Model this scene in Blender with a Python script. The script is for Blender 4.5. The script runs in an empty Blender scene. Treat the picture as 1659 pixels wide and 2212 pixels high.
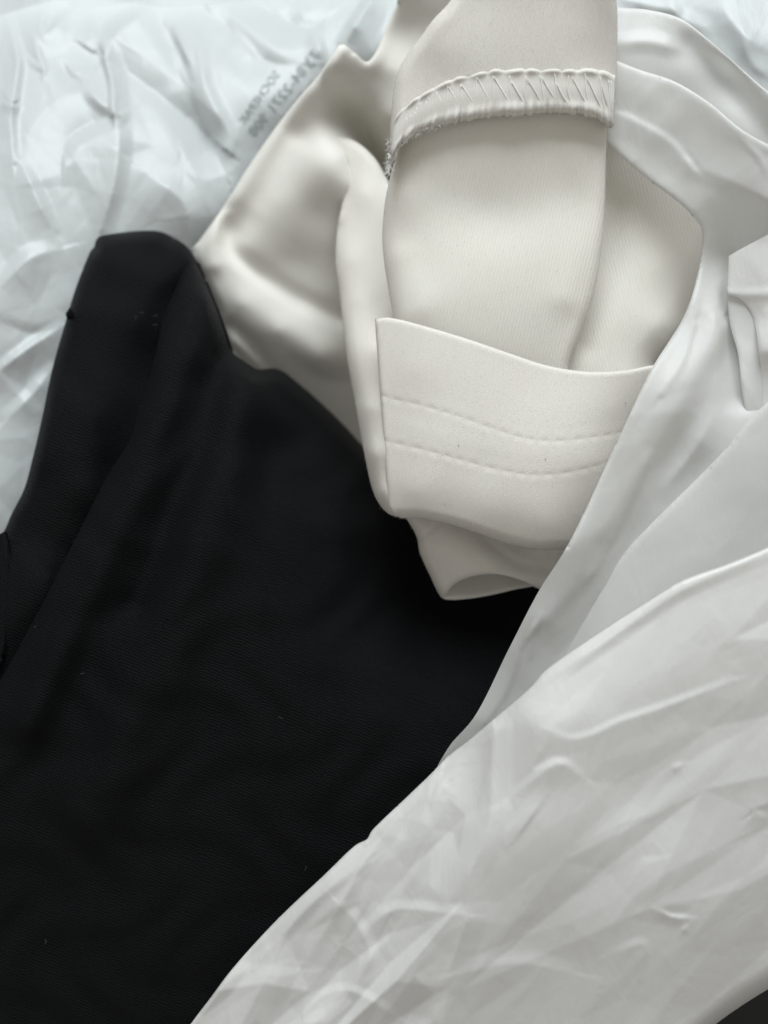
import bpy, bmesh, math, random
import numpy as np
from mathutils import Vector
from mathutils.geometry import delaunay_2d_cdt

random.seed(7)
rng = np.random.default_rng(11)
scene = bpy.context.scene
COL = scene.collection

# ------------------------------------------------------------------ camera
H = 0.40                      # camera height over the middle of the clothes (m)
S = 0.30 / 1659.0             # metres per unit of the plan drawing
cam = bpy.data.cameras.new("camera")
cam.sensor_fit = 'VERTICAL'
cam.angle = 2 * math.atan(0.5 * 2212 * S / H)
cam.clip_start = 0.01
cam.clip_end = 50
cam.dof.use_dof = True
cam.dof.focus_distance = H - 0.004
cam.dof.aperture_fstop = cam.lens / 9.5 if cam.lens else 4
cam_o = bpy.data.objects.new("camera", cam)
COL.objects.link(cam_o)
cam_o.location = (0, 0, H)
scene.camera = cam_o

# ------------------------------------------------------------------ light: one window, dim room
world = bpy.data.worlds.new("World")
scene.world = world
world.use_nodes = True
bg = world.node_tree.nodes["Background"]
bg.inputs[0].default_value = (1.0, 0.975, 0.92, 1)
bg.inputs[1].default_value = 0.33
la = bpy.data.lights.new("window_light", 'AREA')
la.shape = 'RECTANGLE'
la.size = 1.1
la.size_y = 0.9
la.energy = 23
la.color = (0.90, 0.97, 1.0)
lo = bpy.data.objects.new("window_light", la)
COL.objects.link(lo)
lo.location = (0.05, 1.34, 0.80)
d = Vector((0, 0.0, 0)) - Vector(lo.location)
lo.rotation_euler = d.to_track_quat('-Z', 'Y').to_euler()
scene.view_settings.view_transform = 'Standard'
scene.view_settings.look = 'None'
scene.view_settings.exposure = 0.27
scene.cycles.transparent_max_bounces = 8
scene.cycles.max_bounces = 12
scene.cycles.diffuse_bounces = 6

# ------------------------------------------------------------------ materials
def new_mat(name):
    m = bpy.data.materials.new(name)
    m.use_nodes = True
    nt = m.node_tree
    return m, nt, nt.nodes["Principled BSDF"], nt.nodes["Material Output"]

def N(nt, t, **kw):
    n = nt.nodes.new(t)
    for k, v in kw.items():
        setattr(n, k, v)
    return n

def mathn(nt, op, a, b=None):
    n = N(nt, 'ShaderNodeMath', operation=op)
    for i, v in enumerate((a, b)):
        if v is None:
            continue
        if isinstance(v, (int, float)):
            n.inputs[i].default_value = v
        else:
            nt.links.new(v, n.inputs[i])
    return n.outputs[0]

def fabric(name, col, col2, rib, row, bump, fuzz, sheen, rough=0.92, transl=0.0, speck=None, spec=0.04, tint=(1, 1, 1), warpk=0.7):
    """knit cloth: fine wales and courses plus brushed fuzz, on UV in millimetres"""
    m, nt, p, out = new_mat(name)
    L = nt.links
    uv = N(nt, 'ShaderNodeUVMap', uv_map="knit")
    lf = N(nt, 'ShaderNodeTexNoise'); lf.inputs['Scale'].default_value = 0.045
    L.new(uv.outputs[0], lf.inputs['Vector'])
    nz = N(nt, 'ShaderNodeTexNoise'); nz.inputs['Scale'].default_value = 0.35
    nz.inputs['Detail'].default_value = 4
    L.new(uv.outputs[0], nz.inputs['Vector'])
    sep = N(nt, 'ShaderNodeSeparateXYZ'); L.new(uv.outputs[0], sep.inputs[0])
    warp = mathn(nt, 'MULTIPLY', mathn(nt, 'SUBTRACT', nz.outputs['Fac'], 0.5), warpk)
    u = mathn(nt, 'ADD', sep.outputs[0], warp)
    v = mathn(nt, 'ADD', sep.outputs[1], warp)
    a = mathn(nt, 'ABSOLUTE', mathn(nt, 'SINE', mathn(nt, 'MULTIPLY', u, math.pi / rib)))
    ph = mathn(nt, 'MULTIPLY', u, math.pi / rib)
    b = mathn(nt, 'SINE', mathn(nt, 'ADD', mathn(nt, 'MULTIPLY', v, 2 * math.pi / row), ph))
    knit = mathn(nt, 'MULTIPLY', a, mathn(nt, 'ADD', mathn(nt, 'MULTIPLY', b, 0.2), 0.8))
    fz = N(nt, 'ShaderNodeTexNoise'); fz.inputs['Scale'].default_value = 3.2
    fz.inputs['Detail'].default_value = 6; fz.inputs['Roughness'].default_value = 0.75
    L.new(uv.outputs[0], fz.inputs['Vector'])
    hgt = mathn(nt, 'ADD', mathn(nt, 'MULTIPLY', knit, bump), mathn(nt, 'MULTIPLY', fz.outputs['Fac'], fuzz))
    bp = N(nt, 'ShaderNodeBump'); bp.inputs['Strength'].default_value = 1.0
    bp.inputs['Distance'].default_value = 0.001
    L.new(hgt, bp.inputs['Height']); L.new(bp.outputs[0], p.inputs['Normal'])
    mx = N(nt, 'ShaderNodeMix', data_type='RGBA')
    fac = mathn(nt, 'ADD', mathn(nt, 'MULTIPLY', mathn(nt, 'SUBTRACT', lf.outputs['Fac'], 0.25), 1.3), mathn(nt, 'MULTIPLY', mathn(nt, 'SUBTRACT', fz.outputs['Fac'], 0.5), 0.7))
    L.new(fac, mx.inputs[0])
    mx.inputs[6].default_value = (*col, 1); mx.inputs[7].default_value = (*col2, 1)
    colour = mx.outputs[2]
    if speck:
        vo = N(nt, 'ShaderNodeTexVoronoi'); vo.inputs['Scale'].default_value = 0.16
        L.new(uv.outputs[0], vo.inputs['Vector'])
        k = N(nt, 'ShaderNodeMapRange'); L.new(vo.outputs['Distance'], k.inputs[0])
        k.inputs[1].default_value = 0.02; k.inputs[2].default_value = 0.055
        k.inputs[3].default_value = 0.55; k.inputs[4].default_value = 0.0
        m2 = N(nt, 'ShaderNodeMix', data_type='RGBA')
        L.new(k.outputs[0], m2.inputs[0]); L.new(colour, m2.inputs[6]); m2.inputs[7].default_value = (*speck, 1)
        colour = m2.outputs[2]
    L.new(colour, p.inputs['Base Color'])
    p.inputs['Roughness'].default_value = rough
    p.inputs['Specular IOR Level'].default_value = spec
    p.inputs['Sheen Weight'].default_value = sheen
    p.inputs['Sheen Roughness'].default_value = 0.5
    p.inputs['Sheen Tint'].default_value = (*tint, 1)
    if transl:
        t = N(nt, 'ShaderNodeBsdfTranslucent'); L.new(colour, t.inputs['Color'])
        ms = N(nt, 'ShaderNodeMixShader'); ms.inputs[0].default_value = transl
        L.new(p.outputs[0], ms.inputs[1]); L.new(t.outputs[0], ms.inputs[2])
        L.new(ms.outputs[0], out.inputs[0])
    return m

def film(name, col, transl, rough, fine=0.25, spec=0.5):
    """thin white polythene: half reflects, part lets light through, soft gloss"""
    m, nt, p, out = new_mat(name)
    L = nt.links
    uv = N(nt, 'ShaderNodeUVMap', uv_map="knit")
    mp = N(nt, 'ShaderNodeMapping'); mp.inputs['Scale'].default_value = (1, 0.45, 1)
    mp.inputs['Rotation'].default_value = (0, 0, 0.6)
    L.new(uv.outputs[0], mp.inputs[0])
    n1 = N(nt, 'ShaderNodeTexNoise'); n1.inputs['Scale'].default_value = 0.09
    n1.inputs['Detail'].default_value = 5; n1.inputs['Roughness'].default_value = 0.55
    n1.inputs['Distortion'].default_value = 0.8
    L.new(mp.outputs[0], n1.inputs['Vector'])
    bp = N(nt, 'ShaderNodeBump'); bp.inputs['Strength'].default_value = fine
    bp.inputs['Distance'].default_value = 0.004
    L.new(n1.outputs['Fac'], bp.inputs['Height'])
    L.new(bp.outputs[0], p.inputs['Normal'])
    p.inputs['Base Color'].default_value = (*col, 1)
    p.inputs['Roughness'].default_value = rough
    p.inputs['Specular IOR Level'].default_value = spec
    t = N(nt, 'ShaderNodeBsdfTranslucent'); t.inputs['Color'].default_value = (*col, 1)
    L.new(bp.outputs[0], t.inputs['Normal'])
    ms = N(nt, 'ShaderNodeMixShader'); ms.inputs[0].default_value = transl
    L.new(p.outputs[0], ms.inputs[1]); L.new(t.outputs[0], ms.inputs[2])
    L.new(ms.outputs[0], out.inputs[0])
    return m

def plain(name, col, rough=0.8, transl=0.0):
    m, nt, p, out = new_mat(name)
    n1 = N(nt, 'ShaderNodeTexNoise'); n1.inputs['Scale'].default_value = 900
    mx = N(nt, 'ShaderNodeMix', data_type='RGBA'); nt.links.new(n1.outputs['Fac'], mx.inputs[0])
    mx.inputs[6].default_value = (*[c * 0.85 for c in col], 1); mx.inputs[7].default_value = (*[min(1, c * 1.15) for c in col], 1)
    nt.links.new(mx.outputs[2], p.inputs['Base Color'])
    p.inputs['Roughness'].default_value = rough
    if transl:
        t = N(nt, 'ShaderNodeBsdfTranslucent'); nt.links.new(mx.outputs[2], t.inputs['Color'])
        ms = N(nt, 'ShaderNodeMixShader'); ms.inputs[0].default_value = transl
        nt.links.new(p.outputs[0], ms.inputs[1]); nt.links.new(t.outputs[0], ms.inputs[2]); nt.links.new(ms.outputs[0], out.inputs[0])
    return m

M_KNIT = fabric("ivory_knit", (0.85, 0.815, 0.745), (0.88, 0.86, 0.80), 1.3, 1.05, 0.09, 0.13, 0.10, transl=0.12)
M_BRUSHED = fabric("ivory_brushed_knit", (0.855, 0.81, 0.75), (0.875, 0.85, 0.79), 0.95, 0.9, 0.08, 0.36, 0.10, transl=0.10)
M_BAND = fabric("ivory_seam_allowance", (0.77, 0.735, 0.69), (0.82, 0.795, 0.745), 0.9, 1.1, 0.05, 0.25, 0.2, transl=0.10)
M_SMOOTH = fabric("ivory_soft_cloth", (0.82, 0.795, 0.74), (0.86, 0.84, 0.79), 0.9, 1.2, 0.03, 0.06, 0.25, transl=0.14)
M_BLACK = fabric("black_crepe", (0.0018, 0.0019, 0.0023), (0.0032, 0.0033, 0.0038), 1.15, 1.9, 0.22, 0.34, 0.014, rough=0.50, spec=0.09, tint=(0.72, 0.85, 1.0), warpk=2.2)
M_FILM = film("white_polythene", (0.84, 0.83, 0.81), 0.24, 0.26, 0.14)
M_FILM_WINDOWLIT = film("white_polythene_windowlit", (0.825, 0.86, 0.86), 0.37, 0.32, 0.14)  # same film as the front panel, with bluish window light put into its colour
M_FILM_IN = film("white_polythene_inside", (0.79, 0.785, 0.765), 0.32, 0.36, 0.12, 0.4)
M_THREAD = plain("ivory_thread", (0.92, 0.91, 0.87), 0.9, 0.12)
M_INK = plain("faded_grey_ink", (0.33, 0.36, 0.36))
M_LINT_D = plain("dark_lint", (0.30, 0.28, 0.25))
M_LINT_L = plain("pale_lint", (0.10, 0.095, 0.09))
M_TABLE = plain("dark_table_top", (0.0035, 0.0033, 0.003), 0.85)

# ------------------------------------------------------------------ geometry helpers
def W(px, py, zmm):
    """plan drawing (as seen from above) at a height -> metres"""
    z = np.asarray(zmm) / 1000.0
    k = S * (H - z) / H
    return (np.asarray(px) - 829.5) * k, (1106.0 - np.asarray(py)) * k, z

def smooth_closed(pts, step):
    """Catmull-Rom outline; returns points and, for each control index, its position in the list"""
    n = len(pts); out = []; idx = []
    P = [np.array(p[:2], float) for p in pts]
    sharp = [len(p) > 2 for p in pts]
    for i in range(n):
        p0, p1, p2, p3 = P[i - 1], P[i], P[(i + 1) % n], P[(i + 2) % n]
        if sharp[i]: p0 = p1 - (p2 - p1)
        if sharp[(i + 1) % n]: p3 = p2 + (p2 - p1)
        L = np.linalg.norm(p2 - p1)
        k = max(1, int(round(L / step)))
        d1 = max(np.linalg.norm(p1 - p0), 1e-6) ** .5; d2 = max(L, 1e-6) ** .5; d3 = max(np.linalg.norm(p3 - p2), 1e-6) ** .5
        m1 = ((p1 - p0) / d1 - (p2 - p0) / (d1 + d2) + (p2 - p1) / d2) * d2
        m2 = ((p2 - p1) / d2 - (p3 - p1) / (d2 + d3) + (p3 - p2) / d3) * d2
        idx.append(len(out))
        for j in range(k):
            t = j / k
            out.append((2 * t**3 - 3 * t**2 + 1) * p1 + (t**3 - 2 * t**2 + t) * m1 + (-2 * t**3 + 3 * t**2) * p2 + (t**3 - t**2) * m2)
    return np.array(out), idx

def smooth_open(pts, step=4.0):
    pts = [np.array(p[:2], float) for p in pts]
    if len(pts) == 2:
        k = max(2, int(np.linalg.norm(pts[1] - pts[0]) / step))
        return np.array([pts[0] + (pts[1] - pts[0]) * t for t in np.linspace(0, 1, k)])
    out = []
    for i in range(len(pts) - 1):
        p1, p2 = pts[i], pts[i + 1]
        p0 = pts[i - 1] if i else p1 * 2 - p2
        p3 = pts[i + 2] if i + 2 < len(pts) else p2 * 2 - p1
        k = max(1, int(np.linalg.norm(p2 - p1) / step))
        for j in range(k):
            t = j / k
            out.append(0.5 * (2 * p1 + (p2 - p0) * t + (2 * p0 - 5 * p1 + 4 * p2 - p3) * t * t + (3 * p1 - p0 - 3 * p2 + p3) * t**3))
    out.append(pts[-1])
    return np.array(out)

def dist_poly(Q, poly):
    """distance, side (+ = right of travel) and position 0..1 of points Q along an open polyline"""
    poly = np.asarray(poly, float)
    seg = np.linalg.norm(np.diff(poly, axis=0), axis=1)
    cum = np.concatenate([[0], np.cumsum(seg)])
    best = np.full(len(Q), 1e9); side = np.ones(len(Q)); par = np.zeros(len(Q))
    for i in range(len(poly) - 1):
        a = poly[i]; e = poly[i + 1] - a; L2 = max(e @ e, 1e-9)
        r = Q - a
        t = np.clip((r @ e) / L2, 0, 1)
        dd = np.hypot(r[:, 0] - t * e[0], r[:, 1] - t * e[1])
        m = dd < best
        best[m] = dd[m]
        side[m] = np.sign(e[0] * r[m, 1] - e[1] * r[m, 0])
        par[m] = (cum[i] + t[m] * seg[i]) / cum[-1]
    return best, side, par

def in_poly(Q, poly):
    x, y = Q[:, 0], Q[:, 1]
    c = np.zeros(len(Q), bool)
    n = len(poly); j = n - 1
    for i in range(n):
        xi, yi = poly[i]; xj, yj = poly[j]
        if yi != yj:
            c ^= ((yi > y) != (yj > y)) & (x < (xj - xi) * (y - yi) / (yj - yi) + xi)
        j = i
    return c

class TPS:
    def __init__(s, ctrl, lam=1e-4):
        c = np.array(ctrl, float)
        s.c = c[:, :2] / 500.0
        n = len(c)
        K = s.k(s.c, s.c) + np.eye(n) * lam
        P = np.c_[np.ones(n), s.c]
        A = np.block([[K, P], [P.T, np.zeros((3, 3))]])
        s.w = np.linalg.solve(A, np.r_[c[:, 2], 0, 0, 0])
    @staticmethod
    def k(a, b):
        r2 = ((a[:, None, :] - b[None]) ** 2).sum(-1)
        return 0.5 * r2 * np.log(r2 + 1e-12)
    def __call__(s, Q):
        q = Q / 500.0
        return s.k(q, s.c) @ s.w[:-3] + np.c_[np.ones(len(q)), q] @ s.w[-3:]

class Crumple:
    """piecewise flat facets: linear interpolation over a random triangulation"""
    def __init__(s, box, spacing, amp, seed, ang=0.0, stretch=1.0, jit=0.42):
        r = np.random.default_rng(seed)
        s.R = np.array([[math.cos(ang), math.sin(ang)], [-math.sin(ang), math.cos(ang)]])
        s.st = np.array([1.0 / stretch, 1.0])
        c = np.array([[box[0], box[1]], [box[2], box[1]], [box[2], box[3]], [box[0], box[3]]], float)
        c = (c @ s.R.T) * s.st
        lo_, hi_ = c.min(0) - 2 * spacing, c.max(0) + 2 * spacing
        gx, gy = np.meshgrid(np.arange(lo_[0], hi_[0], spacing), np.arange(lo_[1], hi_[1], spacing))
        p = np.c_[gx.ravel(), gy.ravel()] + r.uniform(-jit, jit, (gx.size, 2)) * spacing
        v, e, f, *_ = delaunay_2d_cdt([Vector(q) for q in p], [], [], 0, 1e-6)
        s.v = np.array([tuple(q) for q in v]); s.f = [tuple(t) for t in f]
        s.h = r.uniform(-1, 1, len(s.v)) * amp
    def __call__(s, Q):
        q = (Q @ s.R.T) * s.st
        z = np.zeros(len(q))
        order = np.argsort(q[:, 0]); xs = q[order, 0]
        for t in s.f:
            a, b, c = s.v[list(t)]
            x0, x1 = min(a[0], b[0], c[0]), max(a[0], b[0], c[0])
            i0, i1 = np.searchsorted(xs, (x0, x1))
            if i0 >= i1: continue
            ids = order[i0:i1]; w = q[ids]
            den = (b[1] - c[1]) * (a[0] - c[0]) + (c[0] - b[0]) * (a[1] - c[1])
            if abs(den) < 1e-9: continue
            l0 = ((b[1] - c[1]) * (w[:, 0] - c[0]) + (c[0] - b[0]) * (w[:, 1] - c[1])) / den
            l1 = ((c[1] - a[1]) * (w[:, 0] - c[0]) + (a[0] - c[0]) * (w[:, 1] - c[1])) / den
            l2 = 1 - l0 - l1
            k = (l0 >= -1e-9) & (l1 >= -1e-9) & (l2 >= -1e-9)
            hh = s.h[list(t)]
            z[ids[k]] = l0[k] * hh[0] + l1[k] * hh[1] + l2[k] * hh[2]
        return z

def feature(Q, f, fs=1.0, fw=1.0, asym=1.0):
    kind, poly, h = f[0], f[1], f[2]
    if len(poly) > 2: poly = smooth_open(poly, 14)
    d_, s_, t_ = dist_poly(Q, poly)
    h = h[0] + (h[1] - h[0]) * t_ if isinstance(h, tuple) else h
    if kind == 'c':            # crease, sharp crest
        e = 0.35 + 0.65 * np.clip(np.minimum(t_, 1 - t_) / 0.3, 0, 1)
        x = np.maximum(0, 1 - np.sqrt(d_**2 + 6) / (f[3] * fw * np.where(s_ > 0, asym, 1.0)))
        return h * fs * e * x ** 1.5
    if kind == 'c2':           # crease, different reach left and right
        w = np.where(s_ > 0, f[4], f[3])
        return h * fs * np.maximum(0, 1 - np.sqrt(d_**2 + 4) / (w * fw)) ** 1.3
    if kind == 'g':
        return h * fs * np.exp(-(d_ / f[3])**2)
    if kind == 'g2':
        w = np.where(s_ > 0, f[4], f[3])
        return h * fs * np.exp(-(d_ / w)**2)
    if kind == 's':            # overlap: sharp step, right side only, recovering with distance, fading at ends
        e = np.clip(t_ / 0.12, 0, 1) * np.clip((1 - t_) / 0.12, 0, 1)
        return h * np.where(s_ > 0, np.exp(-d_ / f[3]), 0) * e
    if kind == 'p':            # puckered stitch line
        per = f[4]
        L = np.linalg.norm(np.diff(np.asarray(poly), axis=0), axis=1).sum()
        ph = (t_ * L / per + 0.18 * np.sin(t_ * 23)) % 1.0
        a = 0.22 + 0.9 * np.abs(np.sin(math.pi * ph)) ** 1.3
        side = np.where(s_ > 0, 1.25, 1.0)
        return -h * a * np.exp(-(d_ / (f[3] * side))**2) + 0.35 * h * a * np.exp(-((d_ - 2.6 * f[3]) / (2.2 * f[3]))**2)

def link(o, parent=None):
    COL.objects.link(o)
    if parent: o.parent = parent
    return o

def empty(name, label, cat, loc=(0, 0, 0)):
    o = bpy.data.objects.new(name, None)
    o.empty_display_size = 0.02
    o.location = loc
    o['label'] = label; o['category'] = cat
    return link(o)

def mesh_obj(name, verts, faces, mat, parent=None, smooth=True, uv=None):
    me = bpy.data.meshes.new(name)
    me.from_pydata(verts, [], faces)
    me.materials.append(mat)
    if smooth:
        me.polygons.foreach_set("use_smooth", [True] * len(me.polygons))
    if uv is not None:
        lay = me.uv_layers.new(name="knit")
        li = np.zeros(len(me.loops), int); me.loops.foreach_get("vertex_index", li)
        lay.data.foreach_set("uv", uv[li].ravel())
    me.update()
    o = bpy.data.objects.new(name, me)
    return link(o, parent)

def patch(name, outline, ctrl, mat, parent=None, step=6.0, feats=(), rolls=(), crumples=(), thick=0.0,
          knit_ang=0.0, dense=(), relax=0, noise=0.0, fs=1.0, fw=1.0, lam=1e-4, cj=3.0, asym=1.0):
    """a sheet of cloth or film with the given outline, its height from control points, folds and facets"""
    B, idx = smooth_closed(outline, step)
    n = len(B)
    area = 0.5 * np.sum(B[:, 0] * np.roll(B[:, 1], -1) - np.roll(B[:, 0], -1) * B[:, 1])
    tps = TPS(ctrl, lam)
    roll_lines = []
    extra = []
    for (i0, i1, r, dep) in rolls:
        a, b = idx[i0], idx[i1 % len(idx)]
        ids = list(range(a, b + 1)) if b > a else list(range(a, n)) + list(range(0, b + 1))
        pl = B[ids]
        roll_lines.append((pl, r, dep))
        tg = np.gradient(pl, axis=0); tg /= np.maximum(np.linalg.norm(tg, axis=1, keepdims=True), 1e-9)
        nr = np.c_[-tg[:, 1], tg[:, 0]] * (1 if area > 0 else -1)
        for o_ in (0.7, 2.0, 4.2):
            if o_ < r: extra.append(pl[1:-1] + nr[1:-1] * o_)
    for pl in dense:
        pl = smooth_open(pl, step)
        tg = np.gradient(pl, axis=0); tg /= np.maximum(np.linalg.norm(tg, axis=1, keepdims=True), 1e-9)
        nr = np.c_[-tg[:, 1], tg[:, 0]]
        for o_ in (-3.5, -0.6, 0.6, 3.5): extra.append(pl + nr * o_)
    lo_, hi_ = B.min(0), B.max(0)
    gx, gy = np.meshgrid(np.arange(lo_[0], hi_[0], step), np.arange(lo_[1], hi_[1], step))
    gx = gx + (np.arange(gx.shape[0]) % 2)[:, None] * step * 0.5
    G = np.c_[gx.ravel(), gy.ravel()]
    G = G[in_poly(G, B)]
    Bc = np.r_[B, B[:1]]
    dB, _, _ = dist_poly(G, Bc)
    G = G[dB > step * 0.55]
    if extra:
        X = np.concatenate(extra)
        X = X[in_poly(X, B)]
        dX, _, _ = dist_poly(X, Bc); X = X[dX > 0.3]
        key = set(map(tuple, np.floor(X / (step * 0.5)).astype(int)))
        kk = np.floor(G / (step * 0.5)).astype(int)
        G = G[[tuple(q) not in key for q in kk]]
        G = np.r_[G, X]
    pts = [Vector(q) for q in np.r_[B, G]]
    edges = [(i, (i + 1) % n) for i in range(n)]
    v, e, f, *_ = delaunay_2d_cdt(pts, edges, [], 0, 1e-4)
    Q = np.array([tuple(q) for q in v]); F = np.array([tuple(t) for t in f if len(t) == 3])
    F = F[in_poly(Q[F].mean(1), B)]

    crs = [(Crumple((lo_[0], lo_[1], hi_[0], hi_[1]), *c[:3], **(c[3] if len(c) > 3 else {})), c[4] if len(c) > 4 else None) for c in crumples]
    def zf(P):
        P = np.atleast_2d(np.asarray(P, float))
        z = tps(P)
        for ft in feats: z = z + feature(P, ft, fs, fw, asym)
        for c, mask in crs:
            w = 1.0 if mask is None else mask(P)
            acc = 0
            for ox, oy in ((0, 0), (cj, .4 * cj), (-cj, -.4 * cj), (.4 * cj, -cj), (-.4 * cj, cj)):
                acc = acc + c(P + np.array([ox, oy]))
            z = z + w * acc / 5
        if noise:
            z = z + noise * (np.sin(P[:, 0] / 37 + np.sin(P[:, 1] / 53) * 1.7) * np.sin(P[:, 1] / 41 + np.sin(P[:, 0] / 61) * 1.9))
        for pl, r, dep in roll_lines:
            dd, _, tt = dist_poly(P, pl)
            if isinstance(dep, tuple): dep = dep[0] + (dep[1] - dep[0]) * tt
            t = np.clip(1 - dd / r, 0, 1)
            z = z - dep * (1 - np.sqrt(np.maximum(0, 1 - t * t)))
        return z
    z = zf(Q)
    if relax:
        E = np.concatenate([F[:, [0, 1]], F[:, [1, 2]], F[:, [2, 0]]]); E = np.r_[E, E[:, ::-1]]
        inner = np.arange(len(Q)) >= n
        for _ in range(relax):
            s_ = np.zeros(len(Q)); c_ = np.zeros(len(Q))
            np.add.at(s_, E[:, 0], z[E[:, 1]]); np.add.at(c_, E[:, 0], 1)
            zn = s_ / np.maximum(c_, 1)
            z = np.where(inner, 0.5 * z + 0.5 * zn, z)
    x, y, zz = W(Q[:, 0], Q[:, 1], z)
    V = np.c_[x, y, zz]
    # plan y points down, so flip windings that look away from the viewer
    a, b, c = V[F[:, 0]], V[F[:, 1]], V[F[:, 2]]
    nz = (b[:, 0] - a[:, 0]) * (c[:, 1] - a[:, 1]) - (b[:, 1] - a[:, 1]) * (c[:, 0] - a[:, 0])
    F[nz < 0] = F[nz < 0][:, ::-1]
    ca, sa = math.cos(knit_ang), math.sin(knit_ang)
    U = np.c_[(Q[:, 0] * ca + Q[:, 1] * sa), (-Q[:, 0] * sa + Q[:, 1] * ca)] * (S * 1000)
    o = mesh_obj(name, V.tolist(), F.tolist(), mat, parent, True, U)
    if thick:
        md = o.modifiers.new("thickness", 'SOLIDIFY'); md.thickness = thick / 1000; md.offset = -1
    if mat in (M_BRUSHED, M_KNIT):
        NAPS.append((o, outline, zf, int(abs(area) / (38 if mat == M_BRUSHED else 60)), len(NAPS) + 5))
    return o, zf

NAPS = []
def tube(pts, r, sides=6, taper=True):
    """verts, faces of a thin thread along 3-D points"""
    P = [Vector(p) for p in pts]; V = []; F = []
    for i, p in enumerate(P):
        t = (P[min(i + 1, len(P) - 1)] - P[max(i - 1, 0)]).normalized()
        a = t.cross(Vector((0.13, 0.2, 1))).normalized(); b = t.cross(a)
        rr = r * (0.45 if taper and i in (0, len(P) - 1) else 1)
        for k in range(sides):
            w = 2 * math.pi * k / sides
            V.append(p + a * (rr * math.cos(w)) + b * (rr * math.sin(w)))
    for i in range(len(P) - 1):
        for k in range(sides):
            q = (k + 1) % sides
            F.append((i * sides + k, i * sides + q, (i + 1) * sides + q, (i + 1) * sides + k))
    F.append(tuple(range(sides))[::-1]); F.append(tuple(range((len(P) - 1) * sides, len(P) * sides)))
    return V, F

# ------------------------------------------------------------------ table
tb, tf = [], []
nx = 24
for i in range(nx + 1):
    for j in range(nx + 1):
        tb.append((-1.5 + 3.0 * i / nx, -1.5 + 3.0 * j / nx, -0.156))
for i in range(nx):
    for j in range(nx):
        a = i * (nx + 1) + j
        tf.append((a, a + nx + 1, a + nx + 2, a + 1))
table = mesh_obj("table_top", tb, tf, M_TABLE, None, False)
table['kind'] = 'structure'
table['label'] = "dark table top showing past the bag's lower right corner"

# ------------------------------------------------------------------ the bag
bag = empty("plastic_bag", "crinkled white plastic mailing bag lying open around the black and white clothes", "plastic bag", (0, 0, -0.150))
bag_shift = Vector(bag.location)

def under(o, root):
    """keep world place when the root is not at the origin"""
    o.location = -Vector(root.location)

def part(root, *a, **k):
    o, zf = patch(*a, parent=root, **k)
    under(o, root)
    return o, zf

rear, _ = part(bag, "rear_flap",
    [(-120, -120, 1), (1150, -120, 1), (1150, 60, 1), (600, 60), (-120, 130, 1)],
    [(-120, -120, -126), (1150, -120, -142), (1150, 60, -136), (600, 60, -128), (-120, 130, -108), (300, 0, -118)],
    M_FILM_WINDOWLIT, step=12, crumples=[(90, 2.2, 5)])

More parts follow.
